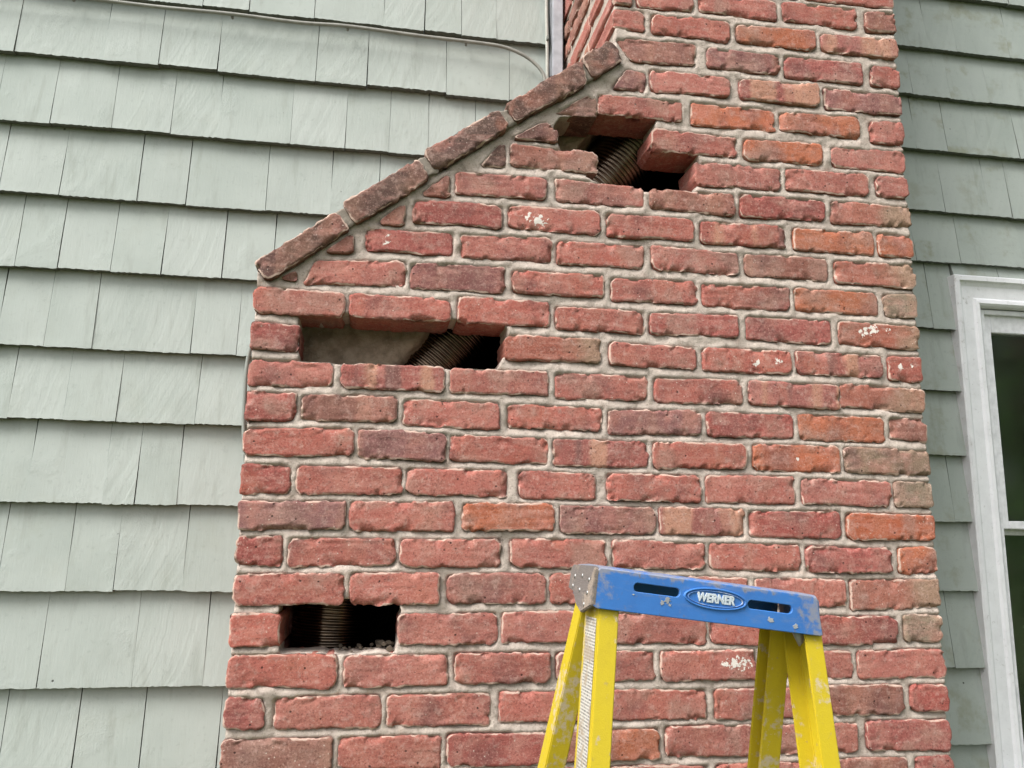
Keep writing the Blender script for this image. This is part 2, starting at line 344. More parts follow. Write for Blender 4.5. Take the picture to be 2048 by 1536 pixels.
def shingle_material():
    t = NT('painted_cedar', .72, .3)
    inf = t.info()
    r = inf['Random']
    P0 = t.coord()
    off = t.vmath('SCALE', t.comb(r, t.math('MULTIPLY', r, 5.1), t.math('MULTIPLY', r, 9.7)), 19.0)
    P = t.vmath('ADD', P0, off)
    x, y, z = t.sep(P0)
    # saw arcs: rings about a far centre that differs from shingle to shingle
    r2 = t.math('FRACT', t.math('MULTIPLY', r, 13.7)); r3 = t.math('FRACT', t.math('MULTIPLY', r, 41.3))
    cx = t.math('ADD', t.math('MULTIPLY', r2, -.35), -.42); cz = t.math('ADD', t.math('MULTIPLY', r3, .22), .10)
    wob = t.math('MULTIPLY', t.noise(P, 9, 3), .03)
    rad = t.math('ADD', t.vmath('DISTANCE', t.comb(x, 0, z), t.comb(cx, 0, cz)), wob)
    arcs = t.noise(t.comb(rad, 0, t.math('MULTIPLY', r, 50)), 62, 2, .45)
    amt = t.ramp(r3, .25, .75, .06, 1.0)
    arcs = t.math('MULTIPLY', t.ramp(arcs, .36, .64), amt)
    Pg = t.vmath('MULTIPLY', P, (1, 1, .05))
    grain = t.noise(Pg, 210, 4, .6)
    n1 = t.noise(P, 6, 4); n2 = t.noise(P, 85, 5, .6); n3 = t.noise(P, 380, 3)
    c = t.mix(t.ramp(n1, .3, .7), (.335, .368, .338, 1), (.295, .33, .30, 1))
    tone = t.math('MULTIPLY', t.math('SUBTRACT', r2, .5), .16)
    c = t.mix(t.ramp(t.math('ADD', tone, .5), .4, .6, 0, .3), c, (.375, .40, .375, 1))
    c = t.mix(t.math('MULTIPLY', arcs, .10), c, (.46, .48, .455, 1))
    c = t.mix(t.ramp(n2, .56, .74, 0, .28), c, (.21, .24, .205, 1))
    stv = t.noise(t.vmath('MULTIPLY', P, (1, 1, .10)), 34, 4, .6)
    c = t.mix(t.ramp(stv, .54, .72, 0, .34), c, (.215, .235, .20, 1))
    # green-brown patches, set stronger on the right wall
    g = t.math('MULTIPLY', t.ramp(t.noise(P, 11, 5, .6), .52, .72), inf['Alpha'])
    c = t.mix(t.math('MULTIPLY', g, .75), c, (.20, .205, .125, 1))
    # butt ends and long edges are coloured darker
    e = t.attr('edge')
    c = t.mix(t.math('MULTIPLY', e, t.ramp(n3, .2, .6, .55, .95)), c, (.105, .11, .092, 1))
    vo = t.voro(P, 22)
    rn = t.sep(vo.outputs['Color'])[0]
    hole = t.math('MULTIPLY', t.ramp(vo.outputs['Distance'], .075, .045), t.ramp(rn, .955, .965))
    c = t.mix(t.math('MULTIPLY', hole, .85), c, (.03, .03, .026, 1))
    blis = t.math('MULTIPLY', t.ramp(t.noise(P, 9, 3), .56, .68), t.noise(P, 230, 3, .6))
    h = t.math('ADD', t.math('MULTIPLY', arcs, .26), t.math('MULTIPLY', grain, .38))
    h = t.math('ADD', h, t.math('MULTIPLY', n2, .30))
    h = t.math('ADD', h, t.math('MULTIPLY', blis, .9))
    h = t.math('SUBTRACT', h, hole)
    return t.done(c, t.bump(h, .55, .0022))
def paint_material(name, col, wear, wear_lo, wear_hi, rough=.45, dirt=(.08, .075, .065, 1), bumpd=.0008):
    t = NT(name, rough, .45)
    P = t.coord(); n1 = t.noise(P, 14, 5, .65); n2 = t.noise(P, 90, 6, .65); n3 = t.noise(P, 500, 3)
    Ps = t.vmath('MULTIPLY', P, (1, 1, .12)); st = t.noise(Ps, 110, 4, .6)
    c = t.mix(t.ramp(n1, .35, .7, 0, .4), col, tuple(k * .72 for k in col[:3]) + (1,))
    w = t.math('ADD', t.math('MULTIPLY', n1, .55), t.math('MULTIPLY', n2, .45))
    c = t.mix(t.ramp(w, wear_lo, wear_hi, 0, .9), c, wear)
    c = t.mix(t.ramp(n2, .60, .76, 0, .55), c, dirt)
    c = t.mix(t.ramp(st, .60, .78, 0, .3), c, dirt)
    return t.done(c, t.bump(t.math('ADD', n2, n3), .35, bumpd), t.ramp(n1, .3, .7, rough * .8, min(1, rough * 1.4)))

M_BRICK = brick_material()
M_MORTAR = mortar_material()
M_PARGE = parge_material()
M_SHINGLE = shingle_material()
M_SOOT_SHADE = plain('soot_shade', (.018, .016, .014), .95, 0, .1)  # near black: the void's shade is put into the sooty colour
def blue_material():
    t = NT('worn_blue_plastic', .5, .4)
    P = t.coord(); x, y, z = t.sep(P)
    n1 = t.noise(P, 16, 5, .65); n2 = t.noise(P, 90, 6, .65); st = t.noise(t.vmath('MULTIPLY', P, (.25, 1, 1)), 120, 4, .6)
    c = t.mix(t.ramp(n1, .35, .7, 0, .45), (.040, .165, .47, 1), (.035, .115, .34, 1))
    c = t.mix(t.ramp(st, .52, .72, 0, .4), c, (.13, .20, .36, 1))
    top = t.ramp(z, -.010, .001, 0, .15); end = t.ramp(x, .05, 0, 0, .12); end2 = t.ramp(x, .29, .34, 0, .10)
    w = t.math('ADD', t.math('ADD', t.math('MULTIPLY', n1, .5), t.math('MULTIPLY', n2, .5)), t.math('ADD', top, t.math('ADD', end, end2)))
    c = t.mix(t.ramp(w, .56, .70, 0, .85), c, (.25, .25, .275, 1))
    c = t.mix(t.ramp(n2, .60, .74, 0, .6), c, (.075, .085, .11, 1))
    return t.done(c, t.bump(n2, .4, .001))
M_BLUE = blue_material()
M_YELLOW = paint_material('yellow_fibreglass', (.48, .365, .014, 1), (.46, .38, .27, 1), .525, .61, .45, (.20, .15, .06, 1))
M_GREYWORN = paint_material('scuffed_grey_plastic', (.15, .13, .12, 1), (.28, .225, .18, 1), .48, .58, .8, (.06, .06, .07, 1), .004)
M_TRIM = paint_material('white_trim_paint', (.78, .78, .80, 1), (.46, .45, .43, 1), .56, .70, .5, (.34, .33, .32, 1))
M_VINYL = plain('white_vinyl', (.74, .74, .76), .35, 0, .5)
M_ALU = plain('brushed_aluminium', (.48, .48, .47), .4, .9)
M_CABLE = plain('grey_cable_jacket', (.23, .245, .22), .55)
M_CABLE2 = plain('pale_cable_jacket', (.26, .26, .23), .55)
M_SPLASH = plain('old_white_paint', (.66, .63, .57), .9)
M_FLASH = plain('painted_flashing', (.42, .43, .46), .5)
M_DARK = plain('gap_shade_black', (.03, .03, .03), .9)

def steel_material():
    t = NT('dark_sheen_steel', .2, .5)
    t.b.inputs['Metallic'].default_value = 1.0
    n = t.noise(t.coord(), 30, 4)
    return t.done(t.mix(t.ramp(n, .3, .7), (.33, .265, .205, 1), (.17, .13, .10, 1)))  # dark brown tint carries the reflections of the dark cavity
M_STEEL = steel_material()
def glass_material():
    t = NT('window_glass', .07, .5)
    t.b.inputs['Transmission Weight'].default_value = 1.0
    t.b.inputs['IOR'].default_value = 2.1
    t.b.inputs['Base Color'].default_value = (.82, .88, .85, 1)
    return t.m
M_GLASS = glass_material()
M_ROOM = plain('dim_room', (.40, .43, .41), .9)

BRICK_COLOURS = {
    'n': ((.325, .108, .085), .12), 'r': ((.275, .080, .067), .0), 'o': ((.375, .115, .060), .15),
    'p': ((.205, .090, .082), .25), 'g': ((.225, .175, .125), .25), 'b': ((.270, .090, .075), .95),
    't': ((.300, .105, .074), 2.0), 'k': ((.230, .100, .076), .25), 'c': ((.095, .056, .045), .25)}
def brick_colour(o, code, rnd):
    c, a = BRICK_COLOURS[code]
    k = rnd.uniform(.88, 1.12); h = rnd.uniform(-.10, .10)
    o.color = (c[0] * k, c[1] * k * (1 + h), c[2] * k * (1 + h * 1.3), a)

# ------------------------------------------------------------------ the lawn
def lawn():
    t = NT('mown_grass', .95, .2)
    P = t.coord(); n1 = t.noise(P, 1.3, 4); n2 = t.noise(P, 30, 5)
    c = t.mix(t.ramp(n1, .35, .65), (.055, .085, .025, 1), (.095, .105, .045, 1))
    c = t.mix(t.ramp(n2, .5, .7, 0, .6), c, (.03, .05, .015, 1))
    m = t.done(c, t.bump(n2, .8, .03))
    xs = sorted(set([-150, -80, -40, -20, -10] + [x * .25 for x in range(-20, 33)] + [12, 20, 40, 80, 150]))
    ys = sorted(set([-200, -100, -50, -25, -12] + [y * .5 for y in range(-16, 5)] + [4, 20, 60]))
    v = []; f = []
    for y in ys:
        for x in xs:
            s = -.121 * 3.0 * math.tanh((x - .7) / 3.0)
            v.append((x, y, s))
    w = len(xs)
    for j in range(len(ys) - 1):
        for i in range(w - 1):
            f.append((j * w + i, j * w + i + 1, (j + 1) * w + i + 1, (j + 1) * w + i))
    o = link('lawn', pymesh('lawn', v, f), m)
    tag(o, 'green lawn sloping gently along the house', 'lawn', kind='structure')
    return o
lawn()

# ------------------------------------------------------------------ brick pieces
def brick_mesh(name, corners, depth, seed, step=.0032, rough=1.0):
    """front face lies at y=0 looking to -y; corners BL,BR,TR,TL in metres about the local origin"""
    c = [np.array(p, float) for p in corners]
    hx = .25 * (np.linalg.norm(c[1] - c[0]) + np.linalg.norm(c[2] - c[3]))
    hy = .25 * (np.linalg.norm(c[3] - c[0]) + np.linalg.norm(c[2] - c[1]))
    nu = max(5, int(2 * hx / step)); nv = max(5, int(2 * hy / step))
    a = np.linspace(-1, 1, nu + 1); b = np.linspace(-1, 1, nv + 1)
    a = .75 * a + .25 * np.sin(a * math.pi / 2); b = .75 * b + .25 * np.sin(b * math.pi / 2)
    B, A = np.meshgrid(b, a, indexing='ij')
    px = A * hx; py = B * hy
    e = np.minimum(hx - np.abs(px), hy - np.abs(py))
    rnd = random.Random(seed)
    for sx in (-1, 1):
        for sy in (-1, 1):
            r = min(rnd.uniform(.004, .017), hy * .7, hx * .7)
            qx = sx * px - (hx - r); qy = sy * py - (hy - r)
            k = (qx > 0) & (qy > 0)
            mm = np.maximum(qx, qy); nn = np.hypot(qx, qy) + 1e-9
            s = np.where(k, mm / nn, 1)
            px = np.where(k, sx * (hx - r + qx * s), px); py = np.where(k, sy * (hy - r + qy * s), py)
    s = seed * .731 % 97
    w = np.exp(-e / .006)
    dx = w * (fbm(px * 110, py * 110, s, 3) - .5) * .0058 * rough
    dy = w * (fbm(px * 110 + 31, py * 110, s + 5, 3) - .5) * .0058 * rough + w * (vn(px * 18, s + 2, s) - .5) * .0035
    R = .0008 + .0040 * vn(px * 55, py * 55, s + 8) ** 1.5 * rough
    t = np.clip(1 - e / R, 0, 1)
    y = R * (1 - np.sqrt(np.clip(1 - t * t, 0, 1)))
    ch = fbm(px * 38 + 7, py * 38, s + 11, 3)
    y = y + sstep(.61, .70, ch) * np.exp(-e / .006) * .010 * rough
    y = y + (fbm(px * 16, py * 22, s + 3, 2) - .5) * .0020 + (fbm(px * 120, py * 170, s + 4, 3) - .5) * .0009 * rough
    cr = np.abs(vn(px * 14, py * 120, s + 21) - .5)
    y = y + np.exp(-cr / .04) * .0012 * sstep(.45, .65, vn(px * 11, py * 30, s + 31))
    px = px + dx; py = py + dy
    ua = (px / hx + 1) / 2; vb = (py / hy + 1) / 2
    X = (1-ua)*(1-vb)*c[0][0] + ua*(1-vb)*c[1][0] + ua*vb*c[2][0] + (1-ua)*vb*c[3][0]
    Z = (1-ua)*(1-vb)*c[0][1] + ua*(1-vb)*c[1][1] + ua*vb*c[2][1] + (1-ua)*vb*c[3][1]
    n = (nu + 1) * (nv + 1)
    V = np.stack([X.ravel(), y.ravel(), Z.ravel()], 1)
    idx = np.arange(n).reshape(nv + 1, nu + 1)
    F = np.stack([idx[:-1, :-1], idx[:-1, 1:], idx[1:, 1:], idx[1:, :-1]], -1).reshape(-1, 4).tolist()
    loop = list(idx[0, :]) + list(idx[1:, -1]) + list(idx[-1, -2::-1]) + list(idx[-2:0:-1, 0])
    parts = [V, V[loop]]; L = len(loop); rings = [np.arange(n, n + L)]; base = n + L     # own vertices: a crisp arris
    for d in (.010, .35 * depth, depth):
        q = V[loop].copy()
        q[:, 1] = d + (np.random.RandomState(seed % 1000).rand(L) - .5) * (.002 if d < depth else 0)
        q[:, 0] += (vn(np.arange(L) * .35, d * 60, s) - .5) * .002; q[:, 2] += (vn(np.arange(L) * .35 + 9, d * 60, s) - .5) * .002
        parts.append(q); rings.append(np.arange(base, base + L)); base += L
    for r0, r1 in zip(rings[:-1], rings[1:]):
        for i in range(L):
            j = (i + 1) % L
            F.append((int(r0[j]), int(r0[i]), int(r1[i]), int(r1[j])))
    V = np.concatenate(parts)
    me = pymesh(name, V.tolist(), F)
    at = me.attributes.new('edge', 'FLOAT', 'POINT')
    ev = np.zeros(len(V)); ev[:n] = np.clip(np.exp(-e / .0042), 0, 1).ravel()
    at.data.foreach_set('value', ev)
    return me

CH = empty('brick_chimney', (.7, .25, 0))
tag(CH, 'red brick exterior chimney with a sloped left shoulder and three openings knocked in it', 'chimney')
CHI = Matrix.Translation((-.7, -.25, 0))
def chimney_part(o):
    o.parent = CH; o.matrix_parent_inverse = CHI
    return o
YB = .49                                         # where the chimney meets the house wall
XR, XS = 1.396, .714
brick_no = [0]
def front_brick(code, pts, depth=.098, proud=None, step=.0032, grow=.0020):
    brick_no[0] += 1
    k = brick_no[0]
    rnd = random.Random(k * 77 + 5)
    P = [(pts[i] / 1000., pts[i + 1] / 1000.) for i in (0, 2, 4, 6)]
    gw = grow
    P = [(P[0][0] - (gw if P[0][0] > .003 and abs(P[0][0] - XS) > .003 else 0), P[0][1] - gw), (P[1][0] + (gw if P[1][0] < XR - .003 else 0), P[1][1] - gw),
         (P[2][0] + (gw if P[2][0] < XR - .003 else 0), P[2][1] + gw), (P[3][0] - (gw if P[3][0] > .003 and abs(P[3][0] - XS) > .003 else 0), P[3][1] + gw)]
    cx = sum(p[0] for p in P) / 4; cz = sum(p[1] for p in P) / 4
    me = brick_mesh('brick', [(p[0] - cx, p[1] - cz) for p in P], depth, k * 13 + 3, step)
    o = link('brick', me, M_BRICK)
    pr = rnd.uniform(-.0025, .0022) if proud is None else proud
    o.location = (cx, pr, cz)
    o.rotation_euler = (rnd.uniform(-.012, .012), 0, rnd.uniform(-.006, .006))
    brick_colour(o, code, rnd)
    chimney_part(o)
    return o
def side_brick(code, side, y0, y1, z0, z1, X):
    brick_no[0] += 1
    k = brick_no[0]; rnd = random.Random(k * 31)
    hl = (y1 - y0) / 2; hh = (z1 - z0) / 2
    me = brick_mesh('brick', [(-hl, -hh), (hl, -hh), (hl, hh), (-hl, hh)], .09, k * 17, .006)
    o = link('brick', me, M_BRICK)
    o.location = (X + side * rnd.uniform(-.0015, .002), (y0 + y1) / 2, (z0 + z1) / 2)
    o.rotation_euler = (0, 0, -math.pi / 2 if side < 0 else math.pi / 2)
    brick_colour(o, code, rnd)
    chimney_part(o)

all_quads = []                                  # brick outlines, for the mortar
courses = [[list(b) for b in c] for c in COURSES]
def shifted(c, dz): return [[b[0]] + [v + (dz if i % 2 else 0) for i, v in enumerate(b[1:])] for b in c]
PITCH = 67.7
first = [shifted(courses[1], 3 * PITCH), shifted(courses[2], 3 * PITCH)]
last = [shifted(courses[23], -2 * PITCH), shifted(courses[24], -2 * PITCH), shifted(courses[23], -4 * PITCH)]
rows = [first[0], first[1]] + courses + last
SPLASH = {}
for ri, row in enumerate(rows):
    ci = ri - 2
    zs = [b[i] for b in row for i in (2, 4)]; ze = [b[i] for b in row for i in (6, 8)]
    zl, zh = sum(zs) / len(zs) / 1000, sum(ze) / len(ze) / 1000
    for bi, b in enumerate(row):
        x0, x1 = b[1], b[3]
        corner_l = (x0 <= 2) or abs(x0 - 714) < 3
        corner_r = x1 >= 1394
        depth = .098
        if (corner_l or corner_r): depth = .2 if x1 - x0 < 130 else .098
        o = front_brick(b[0], b[1:], depth)
        all_quads.append(b[1:])
        SPLASH[(ci, bi)] = o
        if corner_l or corner_r:
            side = -1 if corner_l else 1
            X = (0 if x0 <= 2 else XS) if corner_l else XR
            y = depth + .012
            zz0, zz1 = (b[2], b[8]) if corner_l else (b[4], b[6])
            if corner_l and ci in (3,): continue
            while y < YB - .03:
                y2 = min(y + .2, YB)
                if YB - y2 < .03: y2 = YB
                side_brick(random.Random(ri * 9 + bi).choice('nnrkno'), side, y, y2, zz0 / 1000, zz1 / 1000, X)
                y = y2 + .012
for b in CUT_BRICKS:
    front_brick(b[0], b[1:], .098); all_quads.append(b[1:])
for b in CAP_BRICKS:
    o = front_brick(b[0], b[1:], .2, -.012, grow=.004); all_quads.append(b[1:])
    # second row of the sloped shoulder, behind
    q = o.copy(); COL.objects.link(q); q.location.y = .2; q.scale.y = (YB - .2) / .2
    chimney_part(q)

M_MORTAR_OLD = paint_material('weathered_mortar', (.21, .18, .145, 1), (.33, .29, .24, 1), .50, .62, .95, (.09, .075, .06, 1), .004)
for a, b in zip(CAP_BRICKS[:-1], CAP_BRICKS[1:]):
    q = [a[3] - 4, a[4] - 2, b[1] + 4, b[2] + 2, b[7] + 4, b[8], a[5] - 4, a[6]]
    P = [(q[i] / 1000., q[i + 1] / 1000.) for i in (0, 2, 4, 6)]
    cx = sum(p[0] for p in P) / 4; cz = sum(p[1] for p in P) / 4
    o = link('joint_mortar', brick_mesh('joint_mortar', [(p[0] - cx, p[1] - cz) for p in P], .2, a[1] + 900), M_MORTAR_OLD)
    o.location = (cx, -.004, cz); chimney_part(o)

# old paint splashes on a few bricks
def splash(key, spots):
    me = SPLASH[key].data
    co = np.zeros(len(me.vertices) * 3); me.vertices.foreach_get('co', co); co = co.reshape(-1, 3)
    v = np.zeros(len(co))
    for (x, z, r) in spots: v = np.maximum(v, np.clip(1.15 - np.hypot((co[:, 0] - x) / 1.25, co[:, 2] - z) / r, 0, 1) ** .8 * .85)
    me.attributes.new('splash', 'FLOAT', 'POINT').data.foreach_set('value', v)
splash((9, 1), [(-.055, .002, .012), (-.03, -.004, .015)])
splash((12, 6), [(-.034, .006, .014), (-.016, .012, .013), (.022, .012, .006)])
splash((13, 3), [(.02, -.005, .011), (.068, .004, .008)])
splash((13, 5), [(-.012, .003, .007), (.016, .004, .006)])
splash((22, 4), [(.07, .004, .016), (.05, .006, .014), (.035, .003, .01)])
splash((10, 0), [(-.045, .008, .006), (-.044, -.006, .006)])
splash((9, 0), [(-.05, .014, .005)])
splash((21, 4), [(.03, .01, .007)])
splash((16, 5), [(.0, .0, .005)])

# ------------------------------------------------------------------ mortar of the front face, one continuous raked and weathered bed
def poly_mask(poly, X, Z):
    ins = np.zeros(X.shape, bool)
    n = len(poly)
    for i in range(n):
        x0, z0 = poly[i]; x1, z1 = poly[(i + 1) % n]
        if z0 == z1: continue
        k = ((z0 > Z) != (z1 > Z)) & (X < (x1 - x0) * (Z - z0) / (z1 - z0) + x0)
        ins ^= k
    return ins
def mortar_front():
    g = .0034
    z_lo = min(b[2] for r in rows for b in r) / 1000 - .012; z_hi = max(b[8] for r in rows for b in r) / 1000 + .012
    xs = np.linspace(.005, XR - .005, int((XR - .01) / g) + 1); zs = np.arange(z_lo, z_hi, g)
    Z, X = np.meshgrid(zs, xs, indexing='ij')
    dzr = np.zeros_like(X)
    mask = np.zeros(X.shape, bool)
    for q in all_quads:
        q = np.array(q, float) / 1000
        poly = [(q[0], q[1]), (q[2], q[3]), (q[4], q[5]), (q[6], q[7])]
        i0, i1 = np.searchsorted(zs, min(p[1] for p in poly)) - 1, np.searchsorted(zs, max(p[1] for p in poly)) + 1
        j0, j1 = np.searchsorted(xs, min(p[0] for p in poly)) - 1, np.searchsorted(xs, max(p[0] for p in poly)) + 1
        i0 = max(i0, 0); j0 = max(j0, 0)
        mask[i0:i1, j0:j1] |= poly_mask(poly, X[i0:i1, j0:j1], Z[i0:i1, j0:j1])
    nz = len(zs)
    dn = np.full(X.shape, 9.); up = np.full(X.shape, 9.)
    run = np.full(X.shape[1], 9.)
    for i in range(nz):
        run = np.where(mask[i], 0, run + g); dn[i] = run
    run = np.full(X.shape[1], 9.)
    for i in range(nz - 1, -1, -1):
        run = np.where(mask[i], 0, run + g); up[i] = run
    gap = up + dn
    t = np.clip(up / np.maximum(gap, 1e-6), 0, 1)
    prof = np.where(gap < .032, .0078 - .0056 * sstep(.05, .7, t), .0040)
    y = np.where(mask, .014, prof)
    for _ in range(2):
        p = np.pad(y, 1, mode='edge')
        y = (p[1:-1, 1:-1] * 2 + p[:-2, 1:-1] + p[2:, 1:-1] + p[1:-1, :-2] + p[1:-1, 2:]) / 6
    y = y + (fbm(X * 18, Z * 26, 1, 3) - .52) * .011 + (fbm(X * 120, Z * 120, 2, 3) - .5) * .003
    y = np.maximum(y, -.0008)
    keep = np.ones(X.shape, bool)
    jit = (fbm(X * 60, Z * 60, 4, 3) - .5) * .010
    for h in HOLES:
        poly = [(a / 1000, b / 1000) for a, b in h]
        keep &= ~poly_mask(poly, X + jit, Z + jit * .8)
    # shoulder outline
    zsl = 2.251 + (X - 0) * (2.811 - 2.257) / .708 - .010
    keep &= (X > XS + .004) | (Z < zsl)
    F = keep[:-1, :-1] & keep[:-1, 1:] & keep[1:, 1:] & keep[1:, :-1]
    idx = np.arange(X.size).reshape(X.shape)
    fi, fj = np.nonzero(F)
    faces = np.stack([idx[fi, fj], idx[fi, fj + 1], idx[fi + 1, fj + 1], idx[fi + 1, fj]], 1)
    V = np.stack([X.ravel(), y.ravel(), Z.ravel()], 1)
    # soften the stair-stepped edge of the openings, then run the edge back into the wall
    E = {}
    for q in faces.tolist():
        for a, b in ((q[0], q[1]), (q[1], q[2]), (q[2], q[3]), (q[3], q[0])):
            if (b, a) in E: del E[(b, a)]
            else: E[(a, b)] = 1
    nb = {}
    for a, b in E: nb.setdefault(a, []).append(b); nb.setdefault(b, []).append(a)
    for _ in range(3):
        new = {}
        for k, ns in nb.items():
            if len(ns) == 2 and .02 < V[k, 0] < XR - .02: new[k] = V[k] * .4 + (V[ns[0]] + V[ns[1]]) * .3
        for k, p in new.items(): V[k] = p
    used = np.unique(faces); re = -np.ones(len(V), int); re[used] = np.arange(len(used))
    V2 = V[used].tolist(); F2 = re[faces].tolist()
    sk = {}
    for k in nb:
        p = V[k].copy(); sk[k] = []
        for d in (.03, .09):
            q = p.copy(); q[1] = d
            q[0] += (vn(p[0] * 70, p[2] * 70 + d * 90, 3) - .5) * .006; q[2] += (vn(p[0] * 70 + 5, p[2] * 70 + d * 90, 6) - .5) * .006
            sk[k].append(len(V2)); V2.append(q.tolist())
    for a, b in E:
        ra, rb = int(re[a]), int(re[b])
        F2.append((rb, ra, sk[a][0], sk[b][0])); F2.append((sk[b][0], sk[a][0], sk[a][1], sk[b][1]))
    o = link('mortar', pymesh('mortar', V2, F2), M_MORTAR)
    chimney_part(o); tag(o, 'grey lime mortar between the bricks')
    return z_lo, z_hi
Z_LO, Z_HI = mortar_front()

def sheet(name, fn, nu, nv, mat, amp=.003, seed=0):
    """fn(u,v) -> (point, normal) ; a lightly uneven sheet"""
    v = []; f = []
    for j in range(nv + 1):
        for i in range(nu + 1):
            p, n = fn(i / nu, j / nv)
            d = (float(fbm(i * .35, j * .35, seed, 3)) - .5) * amp
            v.append((p[0] + n[0] * d, p[1] + n[1] * d, p[2] + n[2] * d))
    for j in range(nv):
        for i in range(nu):
            a = j * (nu + 1) + i
            f.append((a, a + 1, a + nu + 2, a + nu + 1))
    return link(name, pymesh(name, v, f), mat)
def side_sheet(name, X, nx, z0, z1, seed):
    o = sheet(name, lambda u, w: ((X, .006 + u * (YB + .012), z0 + (z1 - z0) * w), (nx, 0, 0)), 40, int((z1 - z0) / .012), M_MORTAR, .006, seed)
    chimney_part(o)
side_sheet('side_mortar', .0075, -1, Z_LO, 2.235, 3)
side_sheet('side_mortar', XS + .0075, -1, 2.74, Z_HI, 4)
side_sheet('side_mortar', XR - .0075, 1, Z_LO, Z_HI, 5)
# bed under the shoulder bricks, footing below the coursed face, crown above
mb = MB()
mb.prism([(.004, 2.19), (.70, 2.735), (.716, 2.74), (.716, 2.775), (.004, 2.225)], lambda u, w, d: (u, d, w), .03, YB)
chimney_part(link('shoulder_bed', mb.mesh('shoulder_bed'), M_MORTAR, smooth=False))
mb = MB(); mb.box((.002, .002, -.6), (XR - .002, YB, Z_LO + .004))
chimney_part(link('footing', mb.mesh('footing', .006), M_MORTAR, smooth=False))
ZT = 5.6
mb = MB()
z = Z_HI + .004; k = 0
while z < ZT - .08:
    x = XS
    while x < XR - .02:
        L = min(.193 if (x > XS or k % 2) else .09, XR - x)
        if XR - x - L < .04: L = XR - x
        mb.box((x, 0, z), (x + L, .09, z + .056)); x += L + .012
    for xs_, xe in ((XS, XS + .09), (XR - .09, XR)):
        y = .102 if k % 2 else .2
        while y < YB - .02:
            y2 = min(y + .193, YB); mb.box((xs_, y, z), (xe, y2, z + .056)); y = y2 + .012
    z += .0677; k += 1
o = link('brick', mb.mesh('upper_bricks'), M_BRICK, smooth=False); o.color = (.33, .11, .09, .2); chimney_part(o)
tag(o, 'upper courses of the stack above the picture', kind='stuff')
mb = MB(); mb.box((XS + .006, .006, Z_HI - .006), (XR - .006, YB, ZT - .09))
chimney_part(link('core', mb.mesh('core'), M_MORTAR, smooth=False))
mb = MB(); mb.box((XS - .03, -.03, ZT - .089), (XR + .03, YB, ZT))
chimney_part(link('crown', mb.mesh('crown', .008), M_MORTAR, smooth=False))

# ------------------------------------------------------------------ inside of the chimney
def lining():
    mb = MB()
    x0, x1, y0, y1 = .045, XR - .045, .12, YB - .03
    mb.prism([(x0, Z_LO), (x1, Z_LO), (x1, Z_HI - .01), (XS + .03, Z_HI - .01), (XS + .03, 2.75), (x0, 2.21)], lambda u, w, d: (u, d, w), y1, y1 + .02)
    mb.box((XS + .01, y0, 2.75), (XS + .03, y1 + .02, Z_HI - .01))
    mb.box((x0 - .02, y0, Z_LO), (x0, y1 + .02, 2.20))
    mb.box((x1, y0, Z_LO), (x1 + .02, y1 + .02, Z_HI - .01))
    o = link('flue_lining', mb.mesh('flue_lining'), M_SOOT_SHADE, smooth=False)
    chimney_part(o); tag(o, 'sooty back of the flue, shade of the void put into its colour')
    # slanting parged throat, seen in the middle and upper openings
    n = 26
    v = []; f = []
    edge0 = np.array((.205, 1.985)); edge1 = np.array((.775, 2.765))
    back0 = np.array((.03, 1.985)); back1 = np.array((.735, 2.765))
    nz = 90
    for j in range(nz + 1):
        t = j / nz
        a = edge0 + (edge1 - edge0) * t; b = back0 + (back1 - back0) * t
        if t < .45: b = np.array((.03 + max(0, t - .30) * .6, b[1]))
        for i in range(n + 1):
            u = i / n
            p = b + (a - b) * u
            d = .112 + (float(fbm(p[0] * 28, p[1] * 28, 7, 4)) - .5) * .03
            if i == n: d += .012
            v.append((p[0] + (float(vn(j * .6, 3, 1)) - .5) * .012 * (u > .9), d, p[1]))
        v.append((a[0] + .03, .40, a[1] - .02))
    w = n + 2
    for j in range(nz):
        for i in range(w - 1):
            q = j * w + i
            f.append((q, q + 1, q + w + 1, q + w))
    o = link('parged_throat', pymesh('parged_throat', v, f), M_PARGE)
    chimney_part(o); tag(o, 'rough brown parging sloping inside the openings')
    # broken mortar left lying in the lowest opening
    mb = MB(); rnd = random.Random(2)
    for k in range(24):
        x = rnd.uniform(.19, .292); y = rnd.uniform(.02, .11); r = rnd.uniform(.002, .006) * (1.4 if x > .25 else .8)
        z = 1.5395 + r * .4 + .012 * max(0, (x - .22) / .07) * rnd.random()
        m = 5
        pts = [(x + r * rnd.uniform(.7, 1.3) * math.cos(6.283 * i / m), z + r * rnd.uniform(.5, 1.0) * math.sin(6.283 * i / m)) for i in range(m)]
        mb.prism(pts, lambda u, w_, d: (u, d, w_), y - r, y + r)
    o = link('rubble', mb.mesh('rubble', .001, 1), plain('sooty_crumbs', (.12, .095, .07), .95), smooth=False)
    chimney_part(o); tag(o, 'crumbs of broken mortar in the lowest opening', kind='stuff')
lining()

